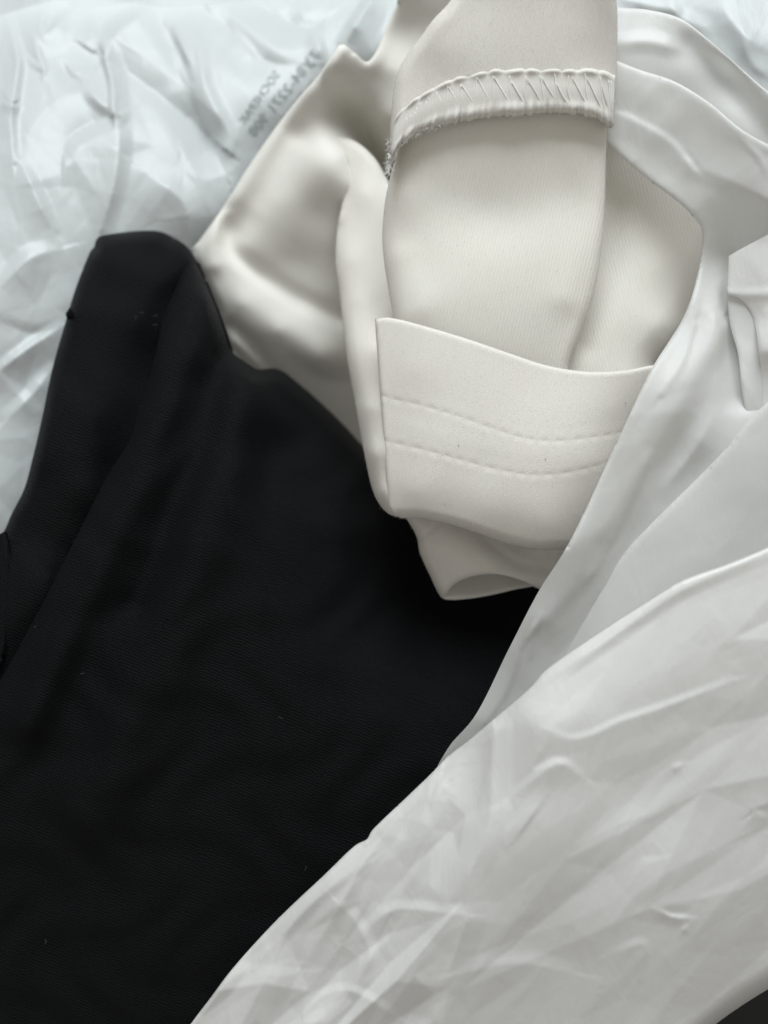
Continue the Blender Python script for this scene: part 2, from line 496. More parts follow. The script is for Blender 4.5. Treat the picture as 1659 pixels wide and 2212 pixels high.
wall, wall_z = part(bag, "back_wall",
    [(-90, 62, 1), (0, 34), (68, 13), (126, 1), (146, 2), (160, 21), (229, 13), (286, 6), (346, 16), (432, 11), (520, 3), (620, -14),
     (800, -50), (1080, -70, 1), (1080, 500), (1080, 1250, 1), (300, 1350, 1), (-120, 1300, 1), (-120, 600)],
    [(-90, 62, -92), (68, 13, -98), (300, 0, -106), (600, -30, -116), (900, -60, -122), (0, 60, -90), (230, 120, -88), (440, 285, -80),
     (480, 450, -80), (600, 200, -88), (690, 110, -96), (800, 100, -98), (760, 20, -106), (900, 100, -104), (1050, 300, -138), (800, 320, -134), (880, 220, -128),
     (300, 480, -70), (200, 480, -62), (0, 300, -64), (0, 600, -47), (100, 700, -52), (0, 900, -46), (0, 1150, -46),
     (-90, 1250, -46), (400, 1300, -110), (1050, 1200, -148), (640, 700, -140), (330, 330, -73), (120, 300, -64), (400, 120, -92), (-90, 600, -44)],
    M_FILM_WINDOWLIT, step=4, relax=0, fs=1.0, fw=0.8, cj=1.2, asym=2.6,
    feats=[('c2', [(222, 124), (300, 172), (380, 235), (450, 292)], (-3.5, -7), 60, 120),
           ('c', [(228, 112), (258, 66), (330, 16)], 4.5, 46),
           ('c', [(190, 40), (206, 84), (230, 92), (228, 120)], 2.0, 24),
           ('c2', [(226, 126), (240, 180), (243, 243)], 6, 50, 14),
           ('c', [(243, 243), (214, 222), (186, 190)], 4, 26),
           ('c', [(246, 248), (196, 268), (146, 300), (138, 330)], -5, 40),
           ('c', [(256, 252), (257, 330), (242, 420), (222, 490)], 4.5, 40),
           ('c', [(22, 56), (40, 130), (32, 205), (25, 262), (30, 345)], 4.5, 22),
           ('c', [(2, 222), (26, 226), (14, 212)], 2.5, 14),
           ('c', [(92, 20), (96, 74), (150, 30)], 4.0, 28),
           ('c', [(74, 82), (86, 122), (96, 152), (64, 132)], 2.2, 14),
           ('c', [(135, 140), (156, 172), (176, 168)], -2.5, 16),
           ('c', [(45, 350), (78, 420), (112, 492)], 4, 30),
           ('c', [(364, 66), (392, 122), (410, 176)], -4.5, 22),
           ('c', [(380, 60), (412, 140)], 3, 16),
           ('c', [(404, 190), (440, 272), (486, 376)], -6, 40),
           ('c', [(430, 95), (446, 190), (500, 300)], 4, 34),
           ('c', [(470, 40), (530, 100), (585, 135), (640, 140)], -4, 40),
           ('c', [(500, 70), (545, 118), (560, 126)], 3, 24),
           ('c', [(668, 70), (690, 96), (694, 130)], 4, 24),
           ('c', [(745, 90), (775, 40), (812, -20)], 9, 26),
           ('c', [(600, 30), (660, 60), (700, 40)], -3, 40),
           ('c', [(320, 375), (400, 440), (410, 520)], 5, 60),
           ('c', [(-10, 806), (60, 752), (132, 706)], 3.2, 26),
           ('c', [(-10, 690), (70, 720), (132, 706)], -1.5, 30),
           ('c', [(0, 620), (60, 560), (120, 540)], 3, 40),
           ('c', [(20, 900), (70, 850), (110, 800)], 2.5, 30)],
    crumples=[(170, 1.6, 21, dict(ang=0.9, stretch=1.7)), (70, 1.15, 22, dict(ang=1.0, stretch=1.4)), (30, 0.14, 23)])

# faded print, read from the back through the film
def printed_line(text, start, adv, size):
    cu = bpy.data.curves.new("printed_line", 'FONT')
    cu.body = text; cu.size = 1.0; cu.space_character = 1.08
    cu.offset = 0.0
    tmp = bpy.data.objects.new("printed_line", cu); COL.objects.link(tmp)
    dg = bpy.context.evaluated_depsgraph_get()
    me = bpy.data.meshes.new_from_object(tmp.evaluated_get(dg))
    bpy.data.objects.remove(tmp)
    bm = bmesh.new(); bm.from_mesh(me)
    bmesh.ops.triangulate(bm, faces=bm.faces)
    bmesh.ops.subdivide_edges(bm, edges=bm.edges, cuts=1)
    a = np.array(adv, float); a /= np.linalg.norm(a)
    up = np.array((-a[1], a[0]))
    co = np.array([v.co[:2] for v in bm.verts])
    P = np.array(start, float) + size * (co[:, :1] * a + co[:, 1:2] * up)
    x, y, z = W(P[:, 0], P[:, 1], wall_z(P) + 0.5)
    for v, q in zip(bm.verts, np.c_[x, y, z]): v.co = q
    bm.to_mesh(me); bm.free()
    me.materials.clear(); me.materials.append(M_INK)
    o = bpy.data.objects.new("printed_line", me)
    link(o, wall)
    return o
printed_line("SOCHEPAK", (606, 160), (-72, 100), 25)
printed_line("73 84-2271 908", (694, 118), (-113, 140), 33)
printed_line("721 3805 0146", (684, 176), (-113, 140), 17)

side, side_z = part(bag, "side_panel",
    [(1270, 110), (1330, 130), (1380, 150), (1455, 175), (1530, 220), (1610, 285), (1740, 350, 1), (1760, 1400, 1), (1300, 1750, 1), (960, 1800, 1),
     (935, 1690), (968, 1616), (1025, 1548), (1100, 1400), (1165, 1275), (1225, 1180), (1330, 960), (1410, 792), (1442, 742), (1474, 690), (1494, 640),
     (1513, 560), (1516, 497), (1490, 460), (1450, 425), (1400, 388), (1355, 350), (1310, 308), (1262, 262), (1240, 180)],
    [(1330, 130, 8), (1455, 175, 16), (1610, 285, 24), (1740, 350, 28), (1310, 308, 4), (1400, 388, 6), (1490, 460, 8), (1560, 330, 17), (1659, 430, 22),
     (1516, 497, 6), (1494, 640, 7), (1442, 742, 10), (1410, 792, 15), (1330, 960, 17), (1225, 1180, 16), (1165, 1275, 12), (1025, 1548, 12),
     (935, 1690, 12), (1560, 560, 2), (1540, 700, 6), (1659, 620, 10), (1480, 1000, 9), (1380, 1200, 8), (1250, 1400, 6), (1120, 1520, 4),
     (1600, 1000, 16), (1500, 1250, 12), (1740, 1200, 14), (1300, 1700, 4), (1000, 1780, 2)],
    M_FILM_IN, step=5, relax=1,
    feats=[('c2', [(1440, 335), (1500, 358), (1580, 392), (1659, 432), (1740, 470)], (0.0, 3.0), 70, 34),
           
           ('g2', [(1556, 702), (1494, 810), (1457, 877), (1410, 958), (1364, 1033), (1314, 1117), (1268, 1167), (1235, 1250), (1180, 1330)], (5, 2.5), 34, 60),
           ('c', [(1540, 905), (1500, 970), (1440, 1050)], 2.6, 40),
           ('c', [(1168, 1330), (1150, 1370), (1146, 1420)], 1.0, 12), ('c2', [(1400, 1000), (1340, 1130), (1280, 1240)], 0.8, 10, 40), ('c2', [(1500, 700), (1470, 790), (1430, 850)], 0.9, 12, 50),
           ('c2', [(1350, 250), (1440, 300), (1490, 352)], 0.9, 12, 50), ('c2', [(1560, 600), (1548, 680), (1556, 760)], 0.8, 12, 40), ('c', [(1600, 300), (1640, 340), (1659, 380)], 0.7, 14), ('c2', [(1120, 1420), (1090, 1500), (1050, 1560)], 0.7, 10, 40),
           ('g', [(1320, 160), (1375, 190), (1420, 232), (1400, 290)], 0.8, 40),
           ('c', [(1480, 330), (1510, 366)], -0.7, 10),
           ('g', [(1600, 560), (1585, 700), (1600, 850)], -3, 30)],
    rolls=[(15, 28, 11, 1.8), (0, 6, 12, 1.0)],
    crumples=[(130, 1.7, 31, dict(ang=-0.9, stretch=2.2)), (46, 0.5, 32, dict(ang=-0.9, stretch=2.0))])

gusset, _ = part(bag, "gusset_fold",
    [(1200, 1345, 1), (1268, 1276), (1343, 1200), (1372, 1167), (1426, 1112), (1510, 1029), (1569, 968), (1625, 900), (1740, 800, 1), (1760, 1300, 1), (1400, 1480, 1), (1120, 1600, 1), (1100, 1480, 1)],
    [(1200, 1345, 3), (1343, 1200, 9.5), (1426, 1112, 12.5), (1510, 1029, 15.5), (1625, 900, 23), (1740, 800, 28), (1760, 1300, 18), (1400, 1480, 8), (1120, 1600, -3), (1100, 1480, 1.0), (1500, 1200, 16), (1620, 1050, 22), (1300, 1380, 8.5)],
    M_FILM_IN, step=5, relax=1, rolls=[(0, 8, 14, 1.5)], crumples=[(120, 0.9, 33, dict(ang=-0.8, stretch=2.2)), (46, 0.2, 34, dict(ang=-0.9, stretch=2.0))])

mouth, _ = part(bag, "mouth_fold",
    [(1240, -20), (1330, 14), (1400, 21), (1470, 40), (1530, 85), (1570, 120), (1659, 198), (1760, 270, 1), (1760, 460, 1), (1500, 330, 1), (1240, 240, 1)],
    [(1240, -20, 2), (1400, 21, 6), (1570, 120, 14), (1760, 270, 26), (1330, 90, 6), (1460, 120, 8), (1560, 175, 8), (1640, 270, 14), (1500, 140, 9),
     (1760, 460, 10), (1500, 330, 0), (1240, 240, -4)],
    M_FILM_IN, step=5, relax=1,
    feats=[('g', [(1490, 105), (1560, 165), (1659, 280), (1740, 340)], -3, 34), ('c', [(1335, 95), (1400, 90), (1480, 110)], 1.6, 30)],
    rolls=[(0, 7, 10, 0.8)], crumples=[(110, 1.0, 41, dict(ang=0.6, stretch=1.8))])

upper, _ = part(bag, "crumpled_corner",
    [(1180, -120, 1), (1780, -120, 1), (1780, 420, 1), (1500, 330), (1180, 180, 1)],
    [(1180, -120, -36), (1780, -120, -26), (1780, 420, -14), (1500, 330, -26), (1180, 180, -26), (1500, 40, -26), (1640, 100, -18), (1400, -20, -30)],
    M_FILM_WINDOWLIT, step=5, relax=1,
    feats=[('c', [(1335, -5), (1400, 12), (1480, 28)], 3, 24), ('c', [(1440, -10), (1470, 40), (1520, 60)], 3, 24),
           ('c', [(1560, 0), (1590, 60), (1659, 110)], 4, 40), ('c', [(1600, 50), (1620, 130), (1690, 190)], 3, 30)],
    fs=0.6, fw=1.2, crumples=[(80, 1.6, 51, dict(ang=0.7, stretch=1.6)), (36, 0.35, 52)])

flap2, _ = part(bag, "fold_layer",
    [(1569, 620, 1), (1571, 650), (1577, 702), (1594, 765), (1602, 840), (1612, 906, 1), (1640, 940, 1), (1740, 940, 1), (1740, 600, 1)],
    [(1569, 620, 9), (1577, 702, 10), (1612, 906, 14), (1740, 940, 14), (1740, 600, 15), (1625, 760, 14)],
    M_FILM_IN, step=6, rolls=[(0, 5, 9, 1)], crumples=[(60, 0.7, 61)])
flap1, _ = part(bag, "fold_layer",
    [(1574, 553, 1), (1600, 538), (1659, 507), (1750, 462, 1), (1750, 940, 1), (1646, 925, 1), (1644, 880), (1641, 790), (1627, 690), (1600, 648), (1570, 638, 1)],
    [(1574, 553, 12), (1659, 507, 18), (1750, 462, 23), (1750, 940, 19), (1646, 925, 15), (1641, 790, 16), (1627, 690, 13), (1570, 638, 11), (1620, 600, 14.5),
     (1659, 640, 18), (1659, 760, 21)],
    M_FILM, step=5, feats=[('c', [(1574, 634), (1620, 636), (1700, 632)], 0.9, 20), ('c', [(1650, 660), (1668, 760), (1664, 860)], 0.8, 30)],
    rolls=[(5, 10, 9, 1.2), (10, 0, 8, 1)], crumples=[(70, 0.9, 62)])

def mask_left(P):
    """fine crumpling where the front panel was squeezed, beside its free edge"""
    e = np.array([(1085, 1537), (1060, 1754), (1010, 1900), (1000, 1990), (960, 2212)], float)
    lim = np.interp(P[:, 1], e[:, 1], e[:, 0])
    return np.clip((lim + 30 - P[:, 0]) / 90, 0.0, 1) * 0.9 + 0.1

front, _ = part(bag, "front_panel",
    [(968, 1633), (1010, 1600), (1085, 1537), (1151, 1479), (1176, 1450), (1301, 1362), (1385, 1308), (1476, 1254), (1570, 1220), (1659, 1183), (1790, 1120, 1),
     (1790, 2060, 1), (1659, 2137), (1603, 2172), (1548, 2211), (1470, 2275, 1), (360, 2290, 1), (412, 2212), (455, 2155), (500, 2095), (600, 1985), (700, 1890), (770, 1824), (793, 1812), (803, 1795), (880, 1720), (930, 1672)],
    [(968, 1633, 15), (1085, 1537, 28), (1176, 1450, 34), (1301, 1362, 38), (1476, 1254, 42), (1659, 1183, 46), (1790, 1120, 48),
     (880, 1720, 13), (793, 1812, 13), (700, 1890, 14), (600, 1985, 14), (500, 2095, 14), (412, 2212, 14), (1160, 1560, 41), (1400, 1420, 43), (1600, 1330, 46),
     (1090, 1800, 38), (1350, 1700, 39), (1600, 1600, 43), (930, 2000, 29), (1200, 2050, 29), (1500, 1950, 36), (1659, 1900, 37), (800, 2200, 19), (1100, 2250, 22),
     (1400, 2230, 26), (1548, 2211, 24), (1659, 2137, 26), (1790, 2060, 28), (1790, 1600, 44), (1550, 2100, 30)],
    M_FILM, step=4, relax=0, fs=0.5, fw=0.75, cj=1.2, asym=3.2,
    feats=[('c2', [(1067, 1575), (1062, 1680), (1060, 1754), (1040, 1830), (1015, 1889), (1007, 1986), (970, 2106), (955, 2230)], 4.5, 60, 90),
           ('c', [(1660, 1196), (1476, 1275), (1385, 1335), (1301, 1392), (1176, 1475), (1100, 1545)], 3.0, 30),
           ('c', [(948, 1694), (914, 1845), (850, 1965)], 3.2, 36),
           ('c', [(950, 1700), (872, 1760), (790, 1860), (737, 1956), (660, 2078)], 3.0, 34),
           ('c', [(790, 1860), (700, 1930), (620, 2010), (550, 2090)], 2.4, 26),
           ('c', [(737, 1956), (775, 2000), (800, 2070), (760, 2140)], 2.6, 30),
           ('c', [(775, 2030), (850, 1965), (1000, 1975)], 2.2, 30),
           ('c', [(640, 2200), (700, 2150), (760, 2140), (850, 2190)], 2.0, 24),
           ('c', [(1190, 1578), (1232, 1596), (1285, 1584), (1337, 1559), (1427, 1529), (1584, 1470)], 2.0, 20),
           ('c', [(1112, 1716), (1202, 1649), (1256, 1676)], 2.0, 22),
           ('c', [(1190, 1590), (1150, 1660), (1202, 1649)], 1.2, 22),
           ('c', [(1174, 1728), (1130, 1786), (1108, 1818)], 1.8, 14),
           ('c', [(1425, 1966), (1450, 1979), (1490, 1982)], 2.2, 11),
           ('c', [(1470, 2012), (1484, 1998)], 1.6, 9),
           ('c', [(1659, 1735), (1630, 1750), (1660, 1770)], 1.6, 18),
           ('c', [(1450, 1660), (1475, 1650)], 1.4, 14),
           ('c', [(1640, 1560), (1500, 1640), (1380, 1760)], -1.6, 60),
           ('c', [(1560, 1830), (1420, 1900), (1330, 1990), (1300, 2110)], 1.8, 70),
           ('c', [(1320, 2060), (1390, 2040), (1380, 2110)], 1.2, 24),
           ('c', [(1000, 2100), (1120, 2080), (1230, 2100)], 1.5, 40)],
    rolls=[(0, 10, 9, 1.3), (17, 26, 9, 1.4), (26, 0, 9, 1.3), (11, 15, 46, 16)],
    crumples=[(84, 4.2, 71, dict(ang=-0.95, stretch=2.6), mask_left), (40, 1.3, 72, dict(ang=-1.15, stretch=2.4), mask_left), (120, 2.2, 73, dict(ang=-0.7, stretch=2.6)), (48, 0.42, 74, dict(ang=-0.7, stretch=2.0))])

# ------------------------------------------------------------------ black garment
black = empty("black_garment", "black crepe garment folded in the bag beside and under the white one", "clothing", (-0.05, -0.04, -0.06))
rear_b, _ = part(black, "rear_layer",
    [(-90, 1230, 1), (0, 1160), (26, 1108), (52, 1056), (74, 975), (92, 896), (112, 800), (140, 700), (165, 618), (200, 532), (212, 512), (240, 505), (340, 499), (375, 513),
     (411, 540), (440, 600), (480, 700, 1), (420, 900), (330, 1100), (160, 1450), (40, 1700, 1), (-90, 1750, 1)],
    [(-90, 1230, -28), (0, 1160, -26), (60, 1040, -26), (112, 800, -34), (165, 618, -44), (230, 508, -54), (300, 500, -55), (411, 545, -56), (480, 700, -60), (420, 900, -46),
     (300, 700, -40), (350, 640, -49), (200, 900, -24), (340, 760, -47), (290, 900, -36), (240, 1000, -29), (180, 1050, -19), (100, 1250, -12), (130, 1230, -20), (330, 1100, -36),
     (60, 1350, -11), (0, 1470, -12), (160, 1450, -24), (40, 1700, -14), (-90, 1600, -6)],
    M_BLACK, step=6, knit_ang=-1.2, thick=0.9, noise=0.7,
    feats=[('g', [(250, 570), (330, 600), (400, 570)], 2.5, 40)],
    rolls=[(1, 9, 26, 9), (9, 13, 30, 12), (13, 15, 30, 10)])
body, body_z = part(black, "front_layer",
    [(411, 541, 1), (440, 600), (470, 672), (488, 722), (502, 760), (528, 780), (556, 797), (600, 797), (650, 832), (702, 878), (745, 920), (790, 968), (850, 1010),
     (960, 1060, 1), (1330, 1060, 1), (1330, 1700, 1), (1000, 1950, 1), (620, 2330, 1), (-90, 2330, 1), (-90, 1600, 1), (0, 1470), (66, 1352), (130, 1230), (190, 1110), (238, 1018), (274, 962),
     (306, 865), (333, 775), (352, 690), (380, 620), (400, 565)],
    [(411, 545, -54), (380, 620, -46), (470, 680, -46), (502, 760, -46), (352, 690, -38), (306, 865, -25), (238, 1018, -17), (130, 1230, -9), (0, 1470, -3),
     (556, 800, -50), (640, 830, -60), (702, 880, -66), (790, 970, -64), (850, 1100, -40), (420, 760, -31), (520, 870, -34), (620, 950, -44),
     (420, 960, -18), (620, 1080, -24), (760, 1180, -30), (900, 1250, -44), (960, 1300, -46), (1080, 1250, -48), (1150, 1330, -42), (1330, 1060, -34), (300, 1200, -8),
     (600, 1300, -8), (850, 1450, -12), (1050, 1450, -20), (1330, 1700, -14), (200, 1600, 0), (500, 1600, 0), (800, 1700, 0), (0, 1800, 2), (400, 2000, 4), (700, 1950, 2),
     (0, 2300, 2), (600, 2330, 4), (-90, 1600, 0), (1000, 1950, 0)],
    M_BLACK, step=6, knit_ang=-1.2, thick=0.9, noise=0.9,
    feats=[('g', [(470, 700), (520, 840), (640, 930), (760, 1010)], 6.0, 60),
           ('g', [(700, 1050), (600, 1300), (560, 1600)], 2.5, 120),
           ('g', [(430, 650), (385, 800), (300, 1030), (180, 1300), (60, 1560)], 7, 46),
           ('g', [(540, 830), (470, 1080), (350, 1400), (200, 1750)], 8.0, 80),
           ('g', [(480, 780), (420, 1000), (300, 1300)], -5, 40),
           ('g', [(300, 1350), (160, 1700), (60, 2000)], -2.0, 110)],
    rolls=[(0, 6, 30, 12), (6, 13, 34, 22), (19, 0, 24, 5)])
seam, _ = part(black, "side_seam",
    [(-30, 1185, 1), (8, 1150), (18, 1172), (20, 1250), (16, 1330), (6, 1420), (-30, 1480, 1)],
    [(-30, 1185, -22.5), (8, 1150, -22), (20, 1250, -14.5), (6, 1420, -9), (-30, 1480, -9), (-30, 1300, -15)],
    M_BLACK, step=5, thick=0.8, rolls=[(1, 5, 7, 2.2)])
# small knotted end of the seam on the left edge
kv, kf = [], []
bm = bmesh.new(); bmesh.ops.create_icosphere(bm, subdivisions=3, radius=1)
kx, ky, kz = [float(q) for q in W(152, 679, -38)]
for v in bm.verts:
    q = v.co * (1 + 0.16 * math.sin(5 * v.co.x + 3 * v.co.y) + 0.1 * math.sin(9 * v.co.z))
    v.co = Vector((kx + q.x * 0.0016, ky + q.y * 0.0023, kz + q.z * 0.0016))
me = bpy.data.meshes.new("seam_knot"); bm.to_mesh(me); bm.free(); me.materials.append(M_BLACK)
me.uv_layers.new(name="knit")
kn = link(bpy.data.objects.new("seam_knot", me), black); under(kn, black)

# ------------------------------------------------------------------ white garment
white = empty("white_garment", "ivory knit garment crumpled in the bag with folded waistband and zigzag seam", "clothing", (0.03, 0.05, -0.07))

drape, _ = part(white, "draped_panel",
    [(737, 95), (722, 112), (690, 160), (645, 212), (598, 272), (540, 355), (480, 450), (432, 518), (413, 545), (438, 606), (470, 670), (494, 745), (524, 778), (560, 812), (600, 900, 1),
     (800, 1120, 1), (960, 1060, 1), (960, 480), (1010, 120), (1010, -60, 1), (885, -60), (858, 8), (835, 55), (812, 112), (792, 134), (764, 112)],
    [(737, 95, -34), (690, 160, -42), (645, 212, -50), (598, 272, -57), (540, 355, -62), (480, 450, -66), (413, 545, -72), (438, 606, -74), (494, 745, -80), (560, 812, -88), (600, 900, -112),
     (720, 160, -37), (705, 215, -47), (700, 252, -57), (655, 275, -58), (765, 175, -50), (770, 240, -72), (805, 310, -84), (838, 380, -88), (800, 170, -60), (840, 250, -60), (850, 150, -54),
     (850, 320, -68), (885, 60, -60), (835, 80, -56), (930, 20, -52), (960, 300, -74),
     (690, 305, -51), (740, 335, -48), (770, 400, -52), (720, 430, -54), (700, 520, -63), (720, 620, -73), (640, 400, -55), (690, 460, -59), (620, 500, -62), (655, 560, -69), (700, 620, -74),
     (540, 480, -65), (560, 420, -62), (620, 340, -57), (590, 430, -58), (600, 540, -66),
     (497, 530, -69), (560, 598, -71), (640, 650, -74), (715, 690, -78),
     (450, 575, -70), (520, 655, -66), (600, 715, -67), (690, 775, -74), (760, 820, -90), (560, 750, -80), (640, 830, -96), (740, 910, -112), (800, 1000, -124), (800, 1120, -130), (960, 1060, -130),
     (480, 680, -78)],
    M_SMOOTH, step=6, knit_ang=0.5, thick=0.9, lam=0.007, fs=0.75,
    feats=[('g2', [(484, 455), (488, 500), (505, 545), (560, 592), (640, 645), (735, 690)], -5, 24, 15),
           ('g', [(500, 705), (545, 745), (600, 810)], -4, 16),
           ('g', [(722, 185), (745, 240), (790, 305), (842, 395)], (-6, -42), 30),
           ('g', [(700, 400), (675, 500), (650, 560)], -1.5, 50),
           ('g', [(640, 300), (570, 420), (512, 490)], -6, 34),
           ('g', [(640, 330), (560, 450)], 2.0, 30),
           ('g', [(478, 462), (455, 530), (460, 570)], 3.0, 22)],
    rolls=[(0, 8, 22, 5), (8, 14, 22, 8), (21, 25, 20, 3), (25, 0, 14, 3)])

back, _ = part(white, "back_panel",
    [(1270, 220, 1), (1310, 270), (1400, 330), (1480, 390), (1548, 450, 1), (1552, 510), (1528, 598), (1496, 680), (1450, 742), (1414, 785), (1400, 860, 1), (1180, 860, 1), (1180, 300, 1)],
    [(1270, 250, -12), (1360, 350, -6), (1500, 450, -8), (1515, 510, -11), (1478, 680, -16), (1412, 785, -10), (1400, 860, -6), (1180, 860, -8), (1180, 300, -12),
     (1380, 480, -10), (1420, 580, -9), (1350, 680, -7), (1300, 560, -11), (1430, 700, -9)],
    M_KNIT, step=6, knit_ang=-0.25, thick=0.9, rolls=[(4, 10, 60, 9)],
    feats=[('g', [(1330, 450), (1310, 600), (1260, 740)], -2.0, 30)])

strip, _ = part(white, "folded_edge",
    [(700, 300, 1), (748, 342), (742, 420), (729, 490), (725, 560), (734, 640), (742, 715), (752, 790), (765, 860), (780, 945), (791, 1000), (803, 1052), (818, 1087), (838, 1109), (862, 1117), (890, 1117, 1),
     (930, 1090, 1), (930, 700), (900, 460, 1), (842, 395), (812, 345), (778, 312), (745, 297)],
    [(700, 300, -62), (748, 342, -54), (778, 312, -54), (812, 345, -53), (842, 395, -51), (742, 420, -55), (790, 420, -46), (729, 490, -52), (725, 560, -46), (760, 560, -38), (810, 560, -38),
     (734, 640, -38), (780, 650, -27), (820, 660, -28), (742, 715, -28), (790, 750, -14), (812, 760, -10), (765, 860, -16), (800, 880, -2), (820, 900, 0), (780, 945, -9), (810, 980, 2), (828, 1000, 2),
     (803, 1052, -6), (825, 1060, 3), (838, 1109, 0), (862, 1117, 2), (890, 1117, 0), (930, 1090, -2), (930, 700, -24), (900, 460, -46)],
    M_BRUSHED, step=5, knit_ang=0.1, thick=1.0, lam=0.003,
    rolls=[(3, 15, 28, (4, 13)), (19, 22, 18, 6)],
    feats=[('g', [(700, 560), (745, 640)], 0, 20)])

leg, leg_z = part(white, "leg_panel",
    [(870, 230, 1), (852, 345), (842, 385), (833, 430), (826, 500), (829, 560), (838, 620), (849, 682), (862, 780), (880, 880, 1), (1235, 900, 1), (1228, 795), (1255, 715), (1283, 635), (1298, 545), (1306, 450), (1309, 340), (1312, 270), (1318, 200, 1), (1060, 180)],
    [(870, 230, 5), (842, 385, -2), (826, 500, -5), (838, 620, -4), (862, 780, -3), (880, 880, -5), (1235, 900, -2), (1283, 635, 2), (1306, 450, 3), (1318, 200, 9), (1060, 180, 11),
     (960, 330, 5.5), (1180, 330, 6.5), (920, 480, 2), (1050, 460, 3), (1200, 480, 4.5), (940, 640, 3), (1080, 640, 4.5), (1210, 640, 4), (1000, 800, 0), (1180, 800, 0), (1270, 400, 4.5), (880, 420, 1.5)],
    M_KNIT, step=6, knit_ang=0.24, thick=0.9,
    rolls=[(0, 9, 34, 5), (10, 18, 20, 3.5)],
    feats=[('g', [(960, 440), (1100, 455), (1230, 420)], -1.6, 70), ('g', [(870, 560), (900, 660)], 1.5, 40), ('g', [(1250, 330), (1270, 480), (1230, 640)], 1.3, 40)])

band_top = [(851, 262), (862, 243), (890, 219), (930, 194), (965, 177), (995, 166), (1032, 156), (1070, 150), (1125, 150), (1180, 149), (1225, 150), (1270, 150), (1302, 154), (1329, 163)]
band_bot = [(841, 368), (846, 342), (862, 318), (885, 298), (918, 282), (955, 270), (988, 264), (1020, 260), (1075, 252), (1130, 248), (1180, 246), (1230, 246), (1280, 252), (1324, 280)]
upper_p, upper_z = part(white, "turned_panel",
    [(846, 352), (843, 300), (845, 250), (850, 198), (860, 155), (884, 112), (906, 84), (936, 42), (968, 8), (1010, -60, 1), (1325, -60, 1), (1333, 20), (1334, 60), (1332, 150), (1328, 220), (1323, 274, 1),
     (1280, 246), (1230, 240), (1130, 242), (1020, 254), (955, 264), (885, 292), (860, 318)],
    [(846, 352, 6), (843, 300, 8), (850, 198, 9), (884, 112, 12), (936, 42, 18), (1010, -60, 22), (1325, -60, 25), (1334, 60, 16.5), (1332, 150, 12), (1323, 274, 12), (1230, 240, 15), (1020, 254, 14), (885, 292, 10),
     (950, 190, 14), (1100, 180, 17), (1250, 170, 17), (960, 110, 17.5), (1100, 90, 19.5), (1250, 70, 20), (1050, 10, 20.5), (1200, 0, 22.5)],
    M_BRUSHED, step=6, knit_ang=0.1, thick=1.0, rolls=[(0, 9, 26, 7), (10, 15, 18, 5), (15, 22, 9, 2.0)])

def band_point(u, v):
    """point on the overlocked seam: u along, v 0 at the top edge, 1 at the ragged lower edge"""
    a = BT[np.clip((u * (len(BT) - 1)), 0, len(BT) - 1).astype(int)]
    b = BB[np.clip((u * (len(BB) - 1)), 0, len(BB) - 1).astype(int)]
    return a + (b - a) * v[:, None]
def resample(pl, n):
    pl = smooth_open(pl, 2); L = np.r_[0, np.cumsum(np.linalg.norm(np.diff(pl, axis=0), axis=1))]
    t = np.linspace(0, L[-1], n)
    return np.c_[np.interp(t, L, pl[:, 0]), np.interp(t, L, pl[:, 1])]
NU, NV = 300, 30
BT, BB = resample(band_top, NU), resample(band_bot, NU)
ub = np.linspace(0, 1, NU)
scall = np.abs(np.sin(ub * math.pi * 13 + 0.4 * np.sin(ub * 40)))
V = []; UV = []
rv = np.random.default_rng(3)
rag = np.convolve(rv.normal(0, 1, NU + 8), np.ones(5) / 5, 'same')[4:4 + NU]
rag2 = np.convolve(rv.normal(0, 1, NU + 8), np.ones(9) / 9, 'same')[4:4 + NU]
base = np.maximum(upper_z(BT), 0)
for j in range(NV + 1):
    v = j / NV
    off_top = -(3.0 * scall + 2.0 * rag2) * (1 - v)
    off_bot = (4.5 * rag + 3.0 * rag2) * max(0, (v - 0.7) / 0.3)
    P = BT + (BB - BT) * v
    P = P + np.c_[np.zeros(NU), off_top + off_bot]
    zt = np.interp(np.linspace(0, 1, NU), [0, 0.08, 0.25, 0.6, 0.92, 1], [9.3, 12.3, 15.7, 18.9, 18.3, 14.6]) - 2.5 * v * v
    prof = -1.2 * max(0, 1 - v / 0.06) ** 2 + 0.4 * math.exp(-((v - 0.07) / 0.05) ** 2) - 0.25 * math.exp(-((v - 0.25) / .15)**2) + 0.45 * math.exp(-((v - 0.82) / 0.09) ** 2) - 3.2 * max(0, (v - 0.9) / 0.1) ** 2
    lump = 0.9 * (scall - 0.5) * math.exp(-((v - 0.07) / 0.07) ** 2) + 0.8 * rag * math.exp(-((v - 0.85) / 0.12) ** 2)
    x, y, z = W(P[:, 0], P[:, 1], zt + prof + lump)
    V += np.c_[x, y, z].tolist(); UV += (P * S * 1000).tolist()
F = [(j * NU + i, (j + 1) * NU + i, (j + 1) * NU + i + 1, j * NU + i + 1) for j in range(NV) for i in range(NU - 1)]
seam_band = mesh_obj("seam_band", V, F, M_BAND, white, True, np.array(UV)); under(seam_band, white)
md = seam_band.modifiers.new("thickness", 'SOLIDIFY'); md.thickness = 0.0011; md.offset = -1
seam_band['label'] = "overlocked seam with zigzag thread"

